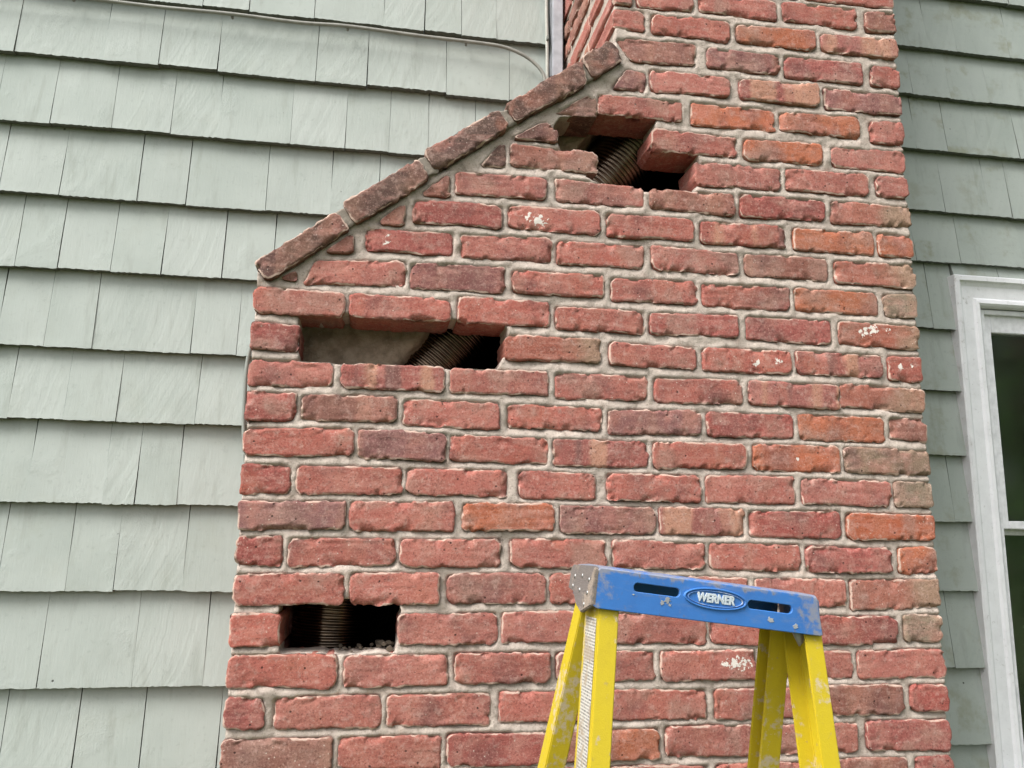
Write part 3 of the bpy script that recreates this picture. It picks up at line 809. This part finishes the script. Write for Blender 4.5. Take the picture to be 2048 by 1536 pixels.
def flue_pipe():
    root = empty('flue_liner_pipe', (.15, .235, Z_LO))
    tag(root, 'dark ribbed flexible steel flue pipe inside the chimney, seen through its openings', 'flue pipe')
    path = spline([(.168, .215, Z_LO - .02), (.168, .215, 1.40), (.170, .215, 1.60), (.198, .225, 1.82), (.300, .205, 2.03), (.425, .195, 2.19),
                   (.60, .195, 2.40), (.785, .195, 2.615), (.93, .21, 2.80), (1.00, .235, 2.98), (1.01, .235, Z_HI - .02)], 60)
    # even arc length
    P = np.array(path); d = np.r_[0, np.cumsum(np.linalg.norm(np.diff(P, axis=0), axis=1))]
    pitch = .0105; sub = 8
    n = int(d[-1] / pitch) * sub
    s = np.linspace(0, d[-1], n)
    Q = np.stack([np.interp(s, d, P[:, k]) for k in range(3)], 1)
    ph = (s / pitch) * 2 * math.pi
    prof = np.sign(np.cos(ph)) * np.abs(np.cos(ph)) ** .7
    rad = .076 + .0034 * prof
    o = tube('ribbed_tube', Q.tolist(), .076, M_STEEL, root, 40, rad)
    o.matrix_parent_inverse = Matrix.Translation((-.15, -.235, -Z_LO))
flue_pipe()

# ------------------------------------------------------------------ shingled house wall
HOUSE = empty('shingled_house', (-.5, .5, 0))
tag(HOUSE, 'house wall clad in sage green wooden shingles with a white window beside the chimney', 'house')
HI = Matrix.Translation((.5, -.5, 0))
def house_part(o):
    o.parent = HOUSE; o.matrix_parent_inverse = HI
    return o
WX0, WX1, WZ0, WZ1 = 1.848, 2.79, 1.12, 2.506          # outer edges of the window casing
YS = .508
def sheathing():
    mb = MB()
    z0, z1 = -.7, 5.4
    mb.box((-7, YS, z0), (WX0 + .07, YS + .12, z1))
    mb.box((WX1 - .07, YS, z0), (9, YS + .12, z1))
    mb.box((WX0 + .07, YS, z0), (WX1 - .07, YS + .12, WZ0 + .03))
    mb.box((WX0 + .07, YS, WZ1 - .07), (WX1 - .07, YS + .12, z1))
    o = link('wall', mb.mesh('wall'), M_SHINGLE, smooth=False)
    o.color = (1, 1, 1, .2)
    house_part(o)
sheathing()
sh_no = [0]
def shingle(x0, x1, zb, zt, mottle=.0, rough=False):
    sh_no[0] += 1
    k = sh_no[0]; rnd = random.Random(k * 53 + 1)
    gap = rnd.choice((.0004, .0006, .0009, .0014, .0022))
    x0 += gap / 2; x1 -= gap / 2
    w = x1 - x0; hgt = zt - zb + .045
    cx = (x0 + x1) / 2
    nu = max(4, int(w / .004)); nv = 14
    butt = rnd.uniform(-.0018, .0014)
    drop = rnd.uniform(-.0018, .0018) + (rnd.uniform(-.005, .005) if rnd.random() < .12 else 0); skew = rnd.uniform(-.006, .006)
    cup = rnd.uniform(-.0007, .0010)
    v = []; f = []; ed = []
    lean_l = rnd.uniform(-.0016, .0016); lean_r = rnd.uniform(-.0016, .0016)
    yb, yt = .4735 + butt, .5005
    s = k * .37
    for j in range(nv + 1):
        t = (j / nv) ** 1.3
        for i in range(nu + 1):
            u = i / nu
            x = -w / 2 + w * u + (lean_l * (1 - u) + lean_r * u) * (t - .5) * 2
            z = t * hgt
            if j == 0: z += drop + skew * (u - .5) * w + (float(vn(u * w * 160, 1, s)) - .5) * .0028
            y = yb + (yt - yb) * t + cup * (1 - (2 * u - 1) ** 2) * (1 - t) + (float(vn(u * w * 14, t * 3, s)) - .5) * .0016
            v.append((x, y - YS, z)); ed.append(0.)
    W = nu + 1
    for j in range(nv):
        for i in range(nu):
            a = j * W + i
            f.append((a, a + 1, a + W + 1, a + W))
    # butt end and the two long edges run back to the wall
    n0 = len(v)
    for i in range(nu + 1):                       # duplicate of the butt arris, then the back of the butt
        p = v[i]; v.append((p[0], p[1], p[2])); ed.append(1.)
    for i in range(nu + 1):
        p = v[i]; v.append((p[0], -.0005, p[2] + .002)); ed.append(1.)
    for i in range(nu):
        f.append((n0 + i + 1, n0 + i, n0 + W + i, n0 + W + i + 1))
    for col_, flip in ((0, 0), (nu, 1)):
        n1 = len(v)
        for j in range(nv + 1):
            p = v[j * W + col_]; v.append(p); ed.append(.6); v.append((p[0], -.0005, p[2])); ed.append(.8)
        for j in range(nv):
            a = n1 + 2 * j
            q = (a, a + 2, a + 3, a + 1)
            f.append(q if not flip else q[::-1])
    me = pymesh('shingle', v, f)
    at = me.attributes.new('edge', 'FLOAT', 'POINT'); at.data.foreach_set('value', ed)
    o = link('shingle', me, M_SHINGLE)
    o.location = (cx, YS, zb)
    o.color = (1, 1, 1, mottle)
    house_part(o)
def course(zb, zt, joints, xa, xb, seed, mottle):
    rnd = random.Random(seed)
    js = sorted(j / 1000 for j in joints)
    if not js: js = [xa + rnd.uniform(.05, .2)]
    while js[0] > xa + .24: js.insert(0, js[0] - rnd.uniform(.09, .21))
    while js[-1] < xb - .24: js.append(js[-1] + rnd.uniform(.09, .21))
    js = [j for j in js if xa + .02 < j < xb - .02]
    js = [xa] + js + [xb]
    for a, b in zip(js[:-1], js[1:]): shingle(a, b, zb, zt, mottle * rnd.uniform(.5, 1.2))
lz = [c[0] / 1000 for c in LEFT_SHINGLES]
LEFT = [(3.285, [])] + [(c[0] / 1000, c[1]) for c in LEFT_SHINGLES] + [(1.217, []), (1.02, [])]
for i, (z, js) in enumerate(LEFT):
    zt = LEFT[i - 1][0] if i else z + .19
    if z > 2.85: xb = .668
    elif z > 2.6: xb = .58
    elif z > 2.45: xb = .40
    elif z > 2.2: xb = .16
    else: xb = .035
    course(z, zt, js, -1.02, xb, 100 + i, .12)
RIGHT = [(c[0] / 1000, c[1]) for c in RIGHT_SHINGLES] + [(1.05, [])]
for i, (z, js) in enumerate(RIGHT):
    zt = RIGHT[i - 1][0] if i else z + .185
    if zt < WZ1 - .06: course(z, zt, [j for j in js if j < 1845], 1.36, WX0 + .012, 200 + i, .8) if js else shingle(1.36, WX0 + .012, z, zt, .7)
    elif z < WZ1: course(z, zt, js, 1.36, WX0 + .012, 200 + i, .8); course(max(z, WZ1 - .015), zt, [j for j in js if j > 1900], WX0 + .012, 2.62, 260 + i, .8)
    else: course(z, zt, js, 1.36, 2.62, 200 + i, .9)

# painted flashing board where the stack meets the wall
mb = MB()
mb.box((.678, .455, 2.80), (.7065, YS, 3.75))
o = link('flashing', mb.mesh('flashing', .002), M_FLASH, smooth=False); house_part(o)
tag(o, 'pale upright flashing strip beside the chimney stack')

# ------------------------------------------------------------------ window
def window():
    w = empty('window', (0, 0, 0)); house_part(w); w.matrix_parent_inverse = HI
    tag(w, 'white double hung window right of the chimney')
    def sub(name, me, mat, smooth=False):
        return link(name, me, mat, w, smooth)
    # moulded casing: profile (distance inward from the outer edge, y)
    prof = [(0, .500), (0, .463), (.003, .460), (.015, .460), (.019, .468), (.029, .473), (.062, .475), (.068, .470), (.078, .468), (.084, .473), (.087, .486), (.087, .52)]
    def casing(kind):
        v = []; f = []
        ends = []
        for (d, y) in prof:
            if kind == 'left': ends.append(((WX0 + d, y, WZ0), (WX0 + d, y, WZ1 - d)))
            elif kind == 'right': ends.append(((WX1 - d, y, WZ1 - d), (WX1 - d, y, WZ0)))
            else: ends.append(((WX0 + d, y, WZ1 - d), (WX1 - d, y, WZ1 - d)))
        for a, b in ends: v += [a, b]
        for i in range(len(prof) - 1): f.append((2 * i, 2 * i + 1, 2 * i + 3, 2 * i + 2))
        me = pymesh('casing', v, f)
        bm = bmesh.new(); bm.from_mesh(me)
        bmesh.ops.recalc_face_normals(bm, faces=bm.faces)
        if sum(q.normal.y * q.calc_area() for q in bm.faces) > 0: bmesh.ops.reverse_faces(bm, faces=bm.faces)
        bm.to_mesh(me); bm.free()
        return sub('casing', me, M_TRIM)
    for k in ('left', 'top', 'right'): casing(k)
    mb = MB(); mb.box((WX0 - .03, .40, WZ0 - .05), (WX1 + .03, .60, WZ0)); sub('sill', mb.mesh('sill', .006), M_TRIM)
    ix0, ix1, iz1 = WX0 + .096, WX1 - .096, WZ1 - .092
    # jamb liner behind the gap and its dark strips
    mb = MB()
    mb.box((ix0 - .002, .490, WZ0), (ix0 + .012, .62, iz1 + .002)); mb.box((ix1 - .012, .490, WZ0), (ix1 + .002, .62, iz1 + .002)); mb.box((ix0 + .012, .490, iz1 - .012), (ix1 - .012, .62, iz1 + .002))
    sub('jamb', mb.mesh('jamb', .0015), M_VINYL)
    mb = MB(); mb.box((WX0 + .080, .506, WZ0), (ix0 - .002, .56, iz1 + .002)); mb.box((ix1 + .002, .506, WZ0), (WX1 - .080, .56, iz1 + .002)); mb.box((WX0 + .080, .506, iz1 + .002), (WX1 - .080, .56, iz1 + .014))
    sub('gap_shade', mb.mesh('gap_shade'), M_DARK)  # black strips put the shade of the gap into colour
    zm = 1.795                                     # middle of the meeting rail
    def sash(z0, z1, y0, st, top, bot):
        x0, x1 = ix0 + .0125, ix1 - .0125
        xo0, xo1 = WX0 + .1335, WX1 - .1335
        mb = MB()
        mb.box((x0, y0, z0), (xo0, y0 + .035, z1)); mb.box((xo1, y0, z0), (x1, y0 + .035, z1))
        mb.box((xo0, y0 + .0005, z1 - top), (xo1, y0 + .0345, z1)); mb.box((xo0, y0 + .0005, z0), (xo1, y0 + .0345, z0 + bot))
        s = sub('sash', mb.mesh('sash', .002), M_VINYL)
        mb = MB(); mb.box((xo0 - .004, y0 + .014, z0 + bot - .004), (xo1 + .004, y0 + .018, z1 - top + .004))
        sub('pane', mb.mesh('pane'), M_GLASS)
    sash(zm - .002, iz1 - .001, .500, 0, .062, .022)
    sash(WZ0 + .001, zm + .018, .538, 0, .036, .06)
    # the dim room behind
    mb = MB()
    x0, x1, z0, z1, y0, y1 = WX0 - .6, WX1 + .6, WZ0 - .7, WZ1 + .3, .63, 3.6
    mb.box((x0, y1, z0), (x1, y1 + .05, z1)); mb.box((x0 - .05, y0, z0), (x0, y1, z1)); mb.box((x1, y0, z0), (x1 + .05, y1, z1))
    mb.box((x0, y0, z0 - .05), (x1, y1, z0)); mb.box((x0, y0, z1), (x1, y1, z1 + .05))
    sub('room', mb.mesh('room'), M_ROOM)
window()

# ------------------------------------------------------------------ cables on the wall
def clip(parent, p, mat, r=.0065):
    mb = MB(); mb.box((-.003, -.006, -r * 1.1), (.003, .006, r * 1.1))
    c = link('clip', mb.mesh('clip', .0015), mat, parent, False)
    c.location = Vector(p)
cb = empty('horizontal_cable', (-.55, .466, 3.07))
tag(cb, 'pale grey cable clipped under the shingles, curving down towards the stack', 'cable', None)
pts = [(-1.02, .468, 3.072), (-.729, .468, 3.070), (-.554, .468, 3.074), (-.36, .469, 3.072), (-.169, .467, 3.073), (.001, .468, 3.070), (.125, .467, 3.074), (.316, .468, 3.069), (.44, .467, 3.067),
       (.534, .468, 3.064), (.590, .468, 3.048), (.625, .467, 3.026), (.648, .466, 3.000), (.657, .466, 2.972), (.658, .466, 2.93), (.658, .466, 2.85)]
o = tube('jacket', spline(pts, 6), .0048, M_CABLE2, cb); o.matrix_parent_inverse = Matrix.Translation((.55, -.475, -3.07))
for p in ((-.554, .466, 3.074), (-.169, .466, 3.073), (.125, .466, 3.074), (.44, .466, 3.067)):
    clip(cb, Vector(p) - Vector((-.55, .466, 3.07)), M_CABLE2)
M_UPRIGHT = plain('beige_cable_jacket', (.42, .42, .37), .5)
cb = empty('upright_cable', (.663, .472, 2.9))
tag(cb, 'thin upright cable running down beside the flashing of the chimney stack', 'cable', None)
pts = [(.662, .468, 3.7), (.661, .468, 3.4), (.662, .468, 3.2), (.664, .468, 3.1), (.665, .468, 3.0), (.665, .470, 2.86)]
o = tube('jacket', spline(pts, 6), .0046, M_UPRIGHT, cb); o.matrix_parent_inverse = Matrix.Translation((-.663, -.472, -2.9))
clip(cb, Vector((.664, .460, 3.105)) - Vector((.663, .472, 2.9)), M_CABLE)
cb = empty('lower_cable', (-.07, .475, 1.2))
tag(cb, 'green grey cable hugging the left edge of the chimney below its shoulder', 'cable', None)
pts = [(.02, .467, 2.34), (-.02, .467, 2.30), (-.050, .467, 2.255), (-.063, .467, 2.21), (-.071, .467, 2.154), (-.071, .467, 2.081), (-.068, .467, 1.996), (-.058, .467, 1.92), (-.04, .467, 1.84), (.0, .477, 1.74), (.02, .477, 1.5), (.02, .477, 1.0)]
o = tube('jacket', spline(pts, 6), .0046, M_CABLE, cb); o.matrix_parent_inverse = Matrix.Translation((.07, -.475, -1.2))

# ------------------------------------------------------------------ step ladder
def ladder():
    S = .974
    root = empty('step_ladder')
    tag(root, 'yellow fibreglass step ladder with a worn blue top cap standing before the chimney', 'ladder')
    a, rl = .06, math.asin(-.119)
    ex = Vector((math.cos(a) * math.cos(rl), math.sin(a) * math.cos(rl), math.sin(rl)))
    ey = Vector((-math.sin(a), math.cos(a), 0)); ez = ex.cross(ey)
    T = Matrix.Identity(4)
    for i, e in enumerate((ex, ey, ez)):
        for r in range(3): T[r][i] = e[r]
    origin = Vector((.535, -.50, 1.709))
    MW = Matrix.Translation(origin) @ T @ Matrix.Diagonal((S, S, S, 1))
    base = MW @ Vector((.17, .1, -1.74))
    root.location = base
    def part(name, me, mat, smooth=False, parent=None):
        o = link(name, me, mat, parent or root, smooth)
        if parent is None: o.matrix_local = Matrix.Translation(-base) @ MW
        return o
    LX = .337 / .974 * .974
    W = .3375
    # front skirt with two slots, from a filled outline
    def rr(cx, cz, w, h, r, rot=0, n=5):
        pts = []
        for sx, sz, a0 in ((1, 1, 0), (-1, 1, 90), (-1, -1, 180), (1, -1, 270)):
            for k in range(n + 1):
                th = math.radians(a0 + 90 * k / n)
                pts.append((cx + sx * (w / 2 - r) + r * math.cos(th), cz + sz * (h / 2 - r) + r * math.sin(th)))
        return pts
    cu = bpy.data.curves.new('skirt', 'CURVE'); cu.dimensions = '2D'; cu.fill_mode = 'BOTH'; cu.extrude = .0016; cu.bevel_depth = .0012; cu.bevel_resolution = 2
    def sp(pts):
        s_ = cu.splines.new('POLY'); s_.points.add(len(pts) - 1)
        for p, q in zip(s_.points, pts): p.co = (q[0], q[1], 0, 1)
        s_.use_cyclic_u = True
    sp([(.0015, -.050), (.002, -.006), (.006, -.0015), (W - .012, -.0015), (W - .004, -.006), (W + .007, -.0515), (W + .004, -.053), (.006, -.053)])
    sp(rr(.0895, -.0200, .070, .0140, .0066)); sp(rr(.2610, -.0228, .071, .0140, .0066))
    tmp = bpy.data.objects.new('tmp', cu); COL.objects.link(tmp)
    bpy.context.view_layer.update()
    me = bpy.data.meshes.new_from_object(tmp.evaluated_get(bpy.context.evaluated_depsgraph_get()))
    bpy.data.objects.remove(tmp)
    me.materials.clear()
    me.transform(Matrix.Rotation(math.pi / 2, 4, 'X'))
    bm = bmesh.new(); bm.from_mesh(me)
    # top shell: rounded front and back, right end and back skirt
    bm.to_mesh(me); bm.free()
    me.name = 'cap_skirt'
    cap = part('top_cap', me, M_BLUE)
    tag(cap, 'worn blue plastic front of the ladder top')
    mb = MB()
    prof = [(-.0028, -.008), (-.0022, -.003), (.001, .0), (.006, .0015), (.05, .0035), (.1, .0015), (.106, -.003), (.108, -.010), (.108, -.042), (.104, -.042), (.103, -.012), (.05, -.006), (.004, -.008)]
    mb.prism(prof, lambda u, w, d: (d, u, w), .0045, W - .003)
    mb.prism([(0.0, -.004), (.106, -.006), (.108, -.036), (.05, -.056), (.001, -.052)], lambda u, w, d: (d + (.007 if w < -.03 else 0), u, w), W - .0035, W + .001)
    sh = part('cap_shell', mb.mesh('cap_shell', .001, 2), M_BLUE)
    # scuffed left end
    mb = MB()
    mb.prism([(-.003, -.003), (.004, .001), (.10, .0005), (.107, -.006), (.1115, -.034), (.088, -.037), (.066, -.055), (.0425, -.064), (.024, -.058), (-.003, -.051)], lambda u, w, d: (d, u, w), -.0025, .0042)
    e = part('end_plate', mb.mesh('end_plate', .0012, 2), M_GREYWORN)
    tag(e, 'scuffed grey left end of the ladder top')
    for (y, z) in ((.018, -.018), (.05, -.014), (.084, -.016), (.02, -.036), (.056, -.034), (.03, -.052), (.09, -.03)):
        bm = bmesh.new(); bmesh.ops.create_uvsphere(bm, u_segments=10, v_segments=6, radius=.0034)
        bmesh.ops.scale(bm, vec=(.45, 1, 1), verts=bm.verts); bmesh.ops.translate(bm, vec=(-.0026, y, z), verts=bm.verts)
        r = bpy.data.meshes.new('rivet'); bm.to_mesh(r); bm.free()
        part('rivet', r, M_ALU, True, e)
    # oval badge with raised lettering
    def ring(cx, cz, rx, rz, t, y0, y1, n=48):
        mb = MB(); v = []; f = []
        for k in range(n):
            c_, s_ = math.cos(6.28319 * k / n), math.sin(6.28319 * k / n)
            for (q, y) in ((1, y1), (1 - .2 * t / rz, y0), (1 - .8 * t / rz, y0), (1 - t / rz, y1)):
                rx_ = rx - rz * (1 - q); rz_ = rz * q
                v.append((cx + rx_ * c_, y, cz + rz_ * s_))
        for k in range(n):
            for j in range(3): f.append((k * 4 + j, k * 4 + j + 1, ((k + 1) % n) * 4 + j + 1, ((k + 1) % n) * 4 + j))
        mb.add(v, f)
        return mb.mesh('ring')
    bx, bz = .1765, -.0220
    M_BADGE = paint_material('rubbed_badge', (.10, .22, .50, 1), (.45, .48, .52, 1), .46, .58, .5)
    part('badge', ring(bx, bz, .0480, .0150, .0034, -.0052, -.0024), M_BLUE, True, cap)
    part('badge', ring(bx, bz, .0420, .0110, .0016, -.0046, -.0024), M_BADGE, True, cap)
    def text(body, size, cx, cz, ext, name, mat, shear=.0, sx=1.0):
        tc = bpy.data.curves.new(name, 'FONT'); tc.body = body; tc.size = size; tc.align_x = 'CENTER'; tc.align_y = 'CENTER'
        tc.extrude = ext; tc.bevel_depth = .0004; tc.offset = .0005; tc.shear = shear; tc.space_character = 1.02
        tmp = bpy.data.objects.new('tmp', tc); COL.objects.link(tmp); bpy.context.view_layer.update()
        me = bpy.data.meshes.new_from_object(tmp.evaluated_get(bpy.context.evaluated_depsgraph_get()))
        bpy.data.objects.remove(tmp)
        me.materials.clear()
        me.transform(Matrix.Translation((cx, -.0030, cz)) @ Matrix.Diagonal((sx, 1, 1, 1)) @ Matrix.Rotation(math.pi / 2, 4, 'X'))
        return part(name, me, mat, False, cap)
    M_LET = paint_material('rubbed_letters', (.50, .56, .60, 1), (.30, .36, .46, 1), .52, .64, .5)
    text('WERNER', .0160, bx, bz, .0014, 'lettering', M_LET, .12, .86)
    # paint spots on the cap
    rnd = random.Random(8)
    M_FLECK = plain('paint_fleck', (.34, .35, .36), .9)
    for (x, z, r) in ((.098, -.0355, .0042), (.105, -.032, .005), (.110, -.038, .003), (.056, -.030, .0016), (.262, -.040, .005), (.302, -.045, .004)):
        mb = MB()
        mb.prism([(x + r * rnd.uniform(.35, 1.4) * math.cos(i * .3927), z + r * .8 * rnd.uniform(.35, 1.4) * math.sin(i * .3927)) for i in range(16)], lambda u, w, d: (u, d, w), -.0034, -.0026)
        part('paint_spot', mb.mesh('paint_spot'), M_FLECK, False, cap)
    # rails: C channels, (outer edge x at the top, flare per metre of drop, side)
    H = 1.735
    def rail(xt, flare, side, y0, slope, web, fl, th, name='rail'):
        # side -1: left rail, web on the outside at smaller x
        prof = [(0, 0), (fl, 0), (fl, th), (th, th), (th, web - th), (fl, web - th), (fl, web), (0, web)]
        v = []; f = []
        zs = [-.030, -.3, -.8, -1.3, -H]
        for z in zs:
            d = -z - .052
            for (px, py) in prof:
                x = xt + flare * d * side + (px if side < 0 else -px)
                v.append((x, y0 + slope * d + py, z))
        n = len(prof)
        for j in range(len(zs) - 1):
            for i in range(n): f.append((j * n + i, j * n + (i + 1) % n, (j + 1) * n + (i + 1) % n, (j + 1) * n + i))
        f.append(tuple(range(n))); f.append(tuple((len(zs) - 1) * n + i for i in range(n))[::-1])
        mb = MB(); mb.add(v, f)
        return part(name, mb.mesh(name, .0016, 2), M_YELLOW)
    near = rail(.0125, .040, -1, .006, -.24, .062, .0285, .004)
    rail(.3500, .076, 1, .006, -.24, .062, .0285, .004)
    rail(.008, .058, -1, .066, .215, .036, .030, .004, 'rear_rail')
    rail(.338, .095, 1, .066, .215, .036, .034, .004, 'rear_rail')
    # printed warning label on the outside of the near rail
    t = NT('printed_label', .5, .4)
    P = t.coord()
    lx, ly, lz = t.sep(P)
    ln = t.math('FRACT', t.math('MULTIPLY', lz, 250))
    word = t.noise(t.comb(t.math('MULTIPLY', ly, 3), 0, t.math('SNAP', lz, .004)), 300, 2)
    para = t.ramp(t.noise(t.comb(0, 0, lz), 60, 2), .34, .38)
    ink = t.math('MULTIPLY', t.math('MULTIPLY', t.math('LESS_THAN', ln, .55), t.ramp(word, .44, .50)), para)
    mottle = t.noise(P, 60, 5)
    c = t.mix(t.math('MULTIPLY', ink, .9), (.50, .48, .43, 1), (.07, .07, .07, 1))
    c = t.mix(t.ramp(mottle, .48, .62, 0, .75), c, (.30, .24, .17, 1))  # brown grime over the print
    M_LABEL = t.done(c)
    mb = MB()
    v = []; nz = 10
    for j in range(nz + 1):
        z = -.068 - (.262 - .068) * j / nz
        d = -z - .052
        x = .0125 - .040 * d - .0006
        for y in (.008, .052): v.append((x, .006 - .24 * d + y, z))
    f = [(2 * j, 2 * j + 1, 2 * j + 3, 2 * j + 2) for j in range(nz)]
    mb.add(v, f)
    o = part('label', mb.mesh('label'), M_LABEL, False, near)
    tag(o, 'white printed warning label on the near rail')
    # steps, rear braces, spreaders, feet: below the picture
    for k in range(5):
        z = -.335 - .29 * k; d = -z - .052
        mb = MB(); x0 = .0125 - .04 * d + .005; x1 = .35 + .076 * d - .005; y = .006 - .24 * d
        mb.box((x0, y - .006, z - .02), (x1, y + .072, z)); part('step', mb.mesh('step', .002), M_ALU)
        if k % 2 == 0:
            yb = .066 + .215 * d
            mb = MB(); mb.box((.008 - .058 * d + .005, yb + .008, z - .03), (.338 + .095 * d - .005, yb + .026, z)); part('rear_brace', mb.mesh('rear_brace', .002), M_ALU)
    z = -.78; d = -z - .052
    for s_ in (0, 1):
        x = (.0125 - .05 * d + .006, .344 + .083 * d - .010)[s_]
        mb = MB(); mb.box((x, .006 - .24 * d + .05, z), (x + .004, .066 + .215 * d + .02, z + .02)); part('spreader', mb.mesh('spreader', .001), M_ALU)
    for (xt, fl, sd, y0, sl, wb) in ((.0125, .04, -1, .006, -.24, .062), (.35, .076, 1, .006, -.24, .062), (.008, .058, -1, .066, .215, .036), (.338, .095, 1, .066, .215, .036)):
        d = H - .052; x = xt + fl * d * sd + (.0 if sd < 0 else -.032); y = y0 + sl * d
        mb = MB(); mb.box((x - .003, y - .004, -H - .018), (x + .035, y + wb + .004, -H + .03)); part('foot', mb.mesh('foot', .004), M_GREYWORN)
    # hinge bracket tip under the right end of the cap
    mb = MB()
    mb.prism([(.302, -.046), (.3335, -.046), (.330, -.060), (.320, -.073), (.311, -.060)], lambda u, w, d: (u, d, w), .012, .016)
    part('hinge_bracket', mb.mesh('hinge_bracket', .0012), M_ALU)
ladder()

# ------------------------------------------------------------------ trees across the yard, mirrored in the window glass
def leaf_material(name, a, b):
    t = NT(name, .6, .3)
    P = t.coord(); n = t.noise(P, 1.2, 4)
    return t.done(t.mix(t.ramp(n, .35, .65), a, b))
M_LEAF = [leaf_material('leaf_green', (.085, .17, .045, 1), (.12, .22, .06, 1)), leaf_material('leaf_yellow_green', (.12, .21, .05, 1), (.085, .16, .045, 1))]
M_BARK = plain('bark', (.11, .085, .06), .95)
def tree(label, x, y, h, rad, seed, mat):
    rnd = np.random.RandomState(seed)
    g = -.121 * 3.0 * math.tanh((x - .7) / 3.0)
    root = empty('broadleaf_tree', (x, y, g))
    tag(root, label, 'tree', 'trees across the yard')
    tr = tube('trunk', [(0, 0, -.1), (.05, .02, h * .25), (-.05, .05, h * .5), (.03, 0, h * .8)], .2, M_BARK, root, 10, [.24, .19, .13, .05])
    for k in range(9):
        th = k * 2.4; z0 = h * (.2 + .055 * k); L = rad * (.95 - .06 * k)
        tube('limb', [(0, 0, z0), (math.cos(th) * L * .5, math.sin(th) * L * .5, z0 + L * .35), (math.cos(th) * L, math.sin(th) * L, z0 + L * .6)], .06, M_BARK, root, 6, [.07, .045, .015])
    nC, nL = 250, 60
    p = rnd.normal(size=(nC, 3)); p /= np.linalg.norm(p, axis=1)[:, None]; p *= rnd.rand(nC, 1) ** .22
    ctr = np.stack([p[:, 0] * rad, p[:, 1] * rad, h * .54 + p[:, 2] * h * .46], 1)
    q = (ctr[:, None, :] + rnd.normal(size=(nC, nL, 3)) * rnd.uniform(.16, .32, (nC, 1, 1))).reshape(-1, 3)
    a = rnd.normal(size=q.shape); a /= np.linalg.norm(a, axis=1)[:, None]
    b = np.cross(a, rnd.normal(size=q.shape)); b /= np.linalg.norm(b, axis=1)[:, None]
    s = rnd.uniform(.045, .085, (len(q), 1))
    V = np.stack([q - a * s, q + b * s * .5, q + a * s, q - b * s * .5], 1).reshape(-1, 3).tolist()
    F = np.arange(len(q) * 4).reshape(-1, 4).tolist()
    link('crown', pymesh('crown', V, F), mat, root, False)
tree('tall dark green tree, nearest of those mirrored in the window', 6.6, -4.6, 9.0, 2.5, 1, M_LEAF[0])
tree('broad yellow green tree, middle of those mirrored in the window', 7.4, -9.0, 9.5, 3.0, 2, M_LEAF[1])
tree('green tree farthest right of those mirrored in the window', 11.0, -6.0, 10.0, 3.0, 3, M_LEAF[0])
tree('tallest green tree, farthest back of those mirrored in the window', 12.5, -11.5, 12.0, 3.6, 4, M_LEAF[1])
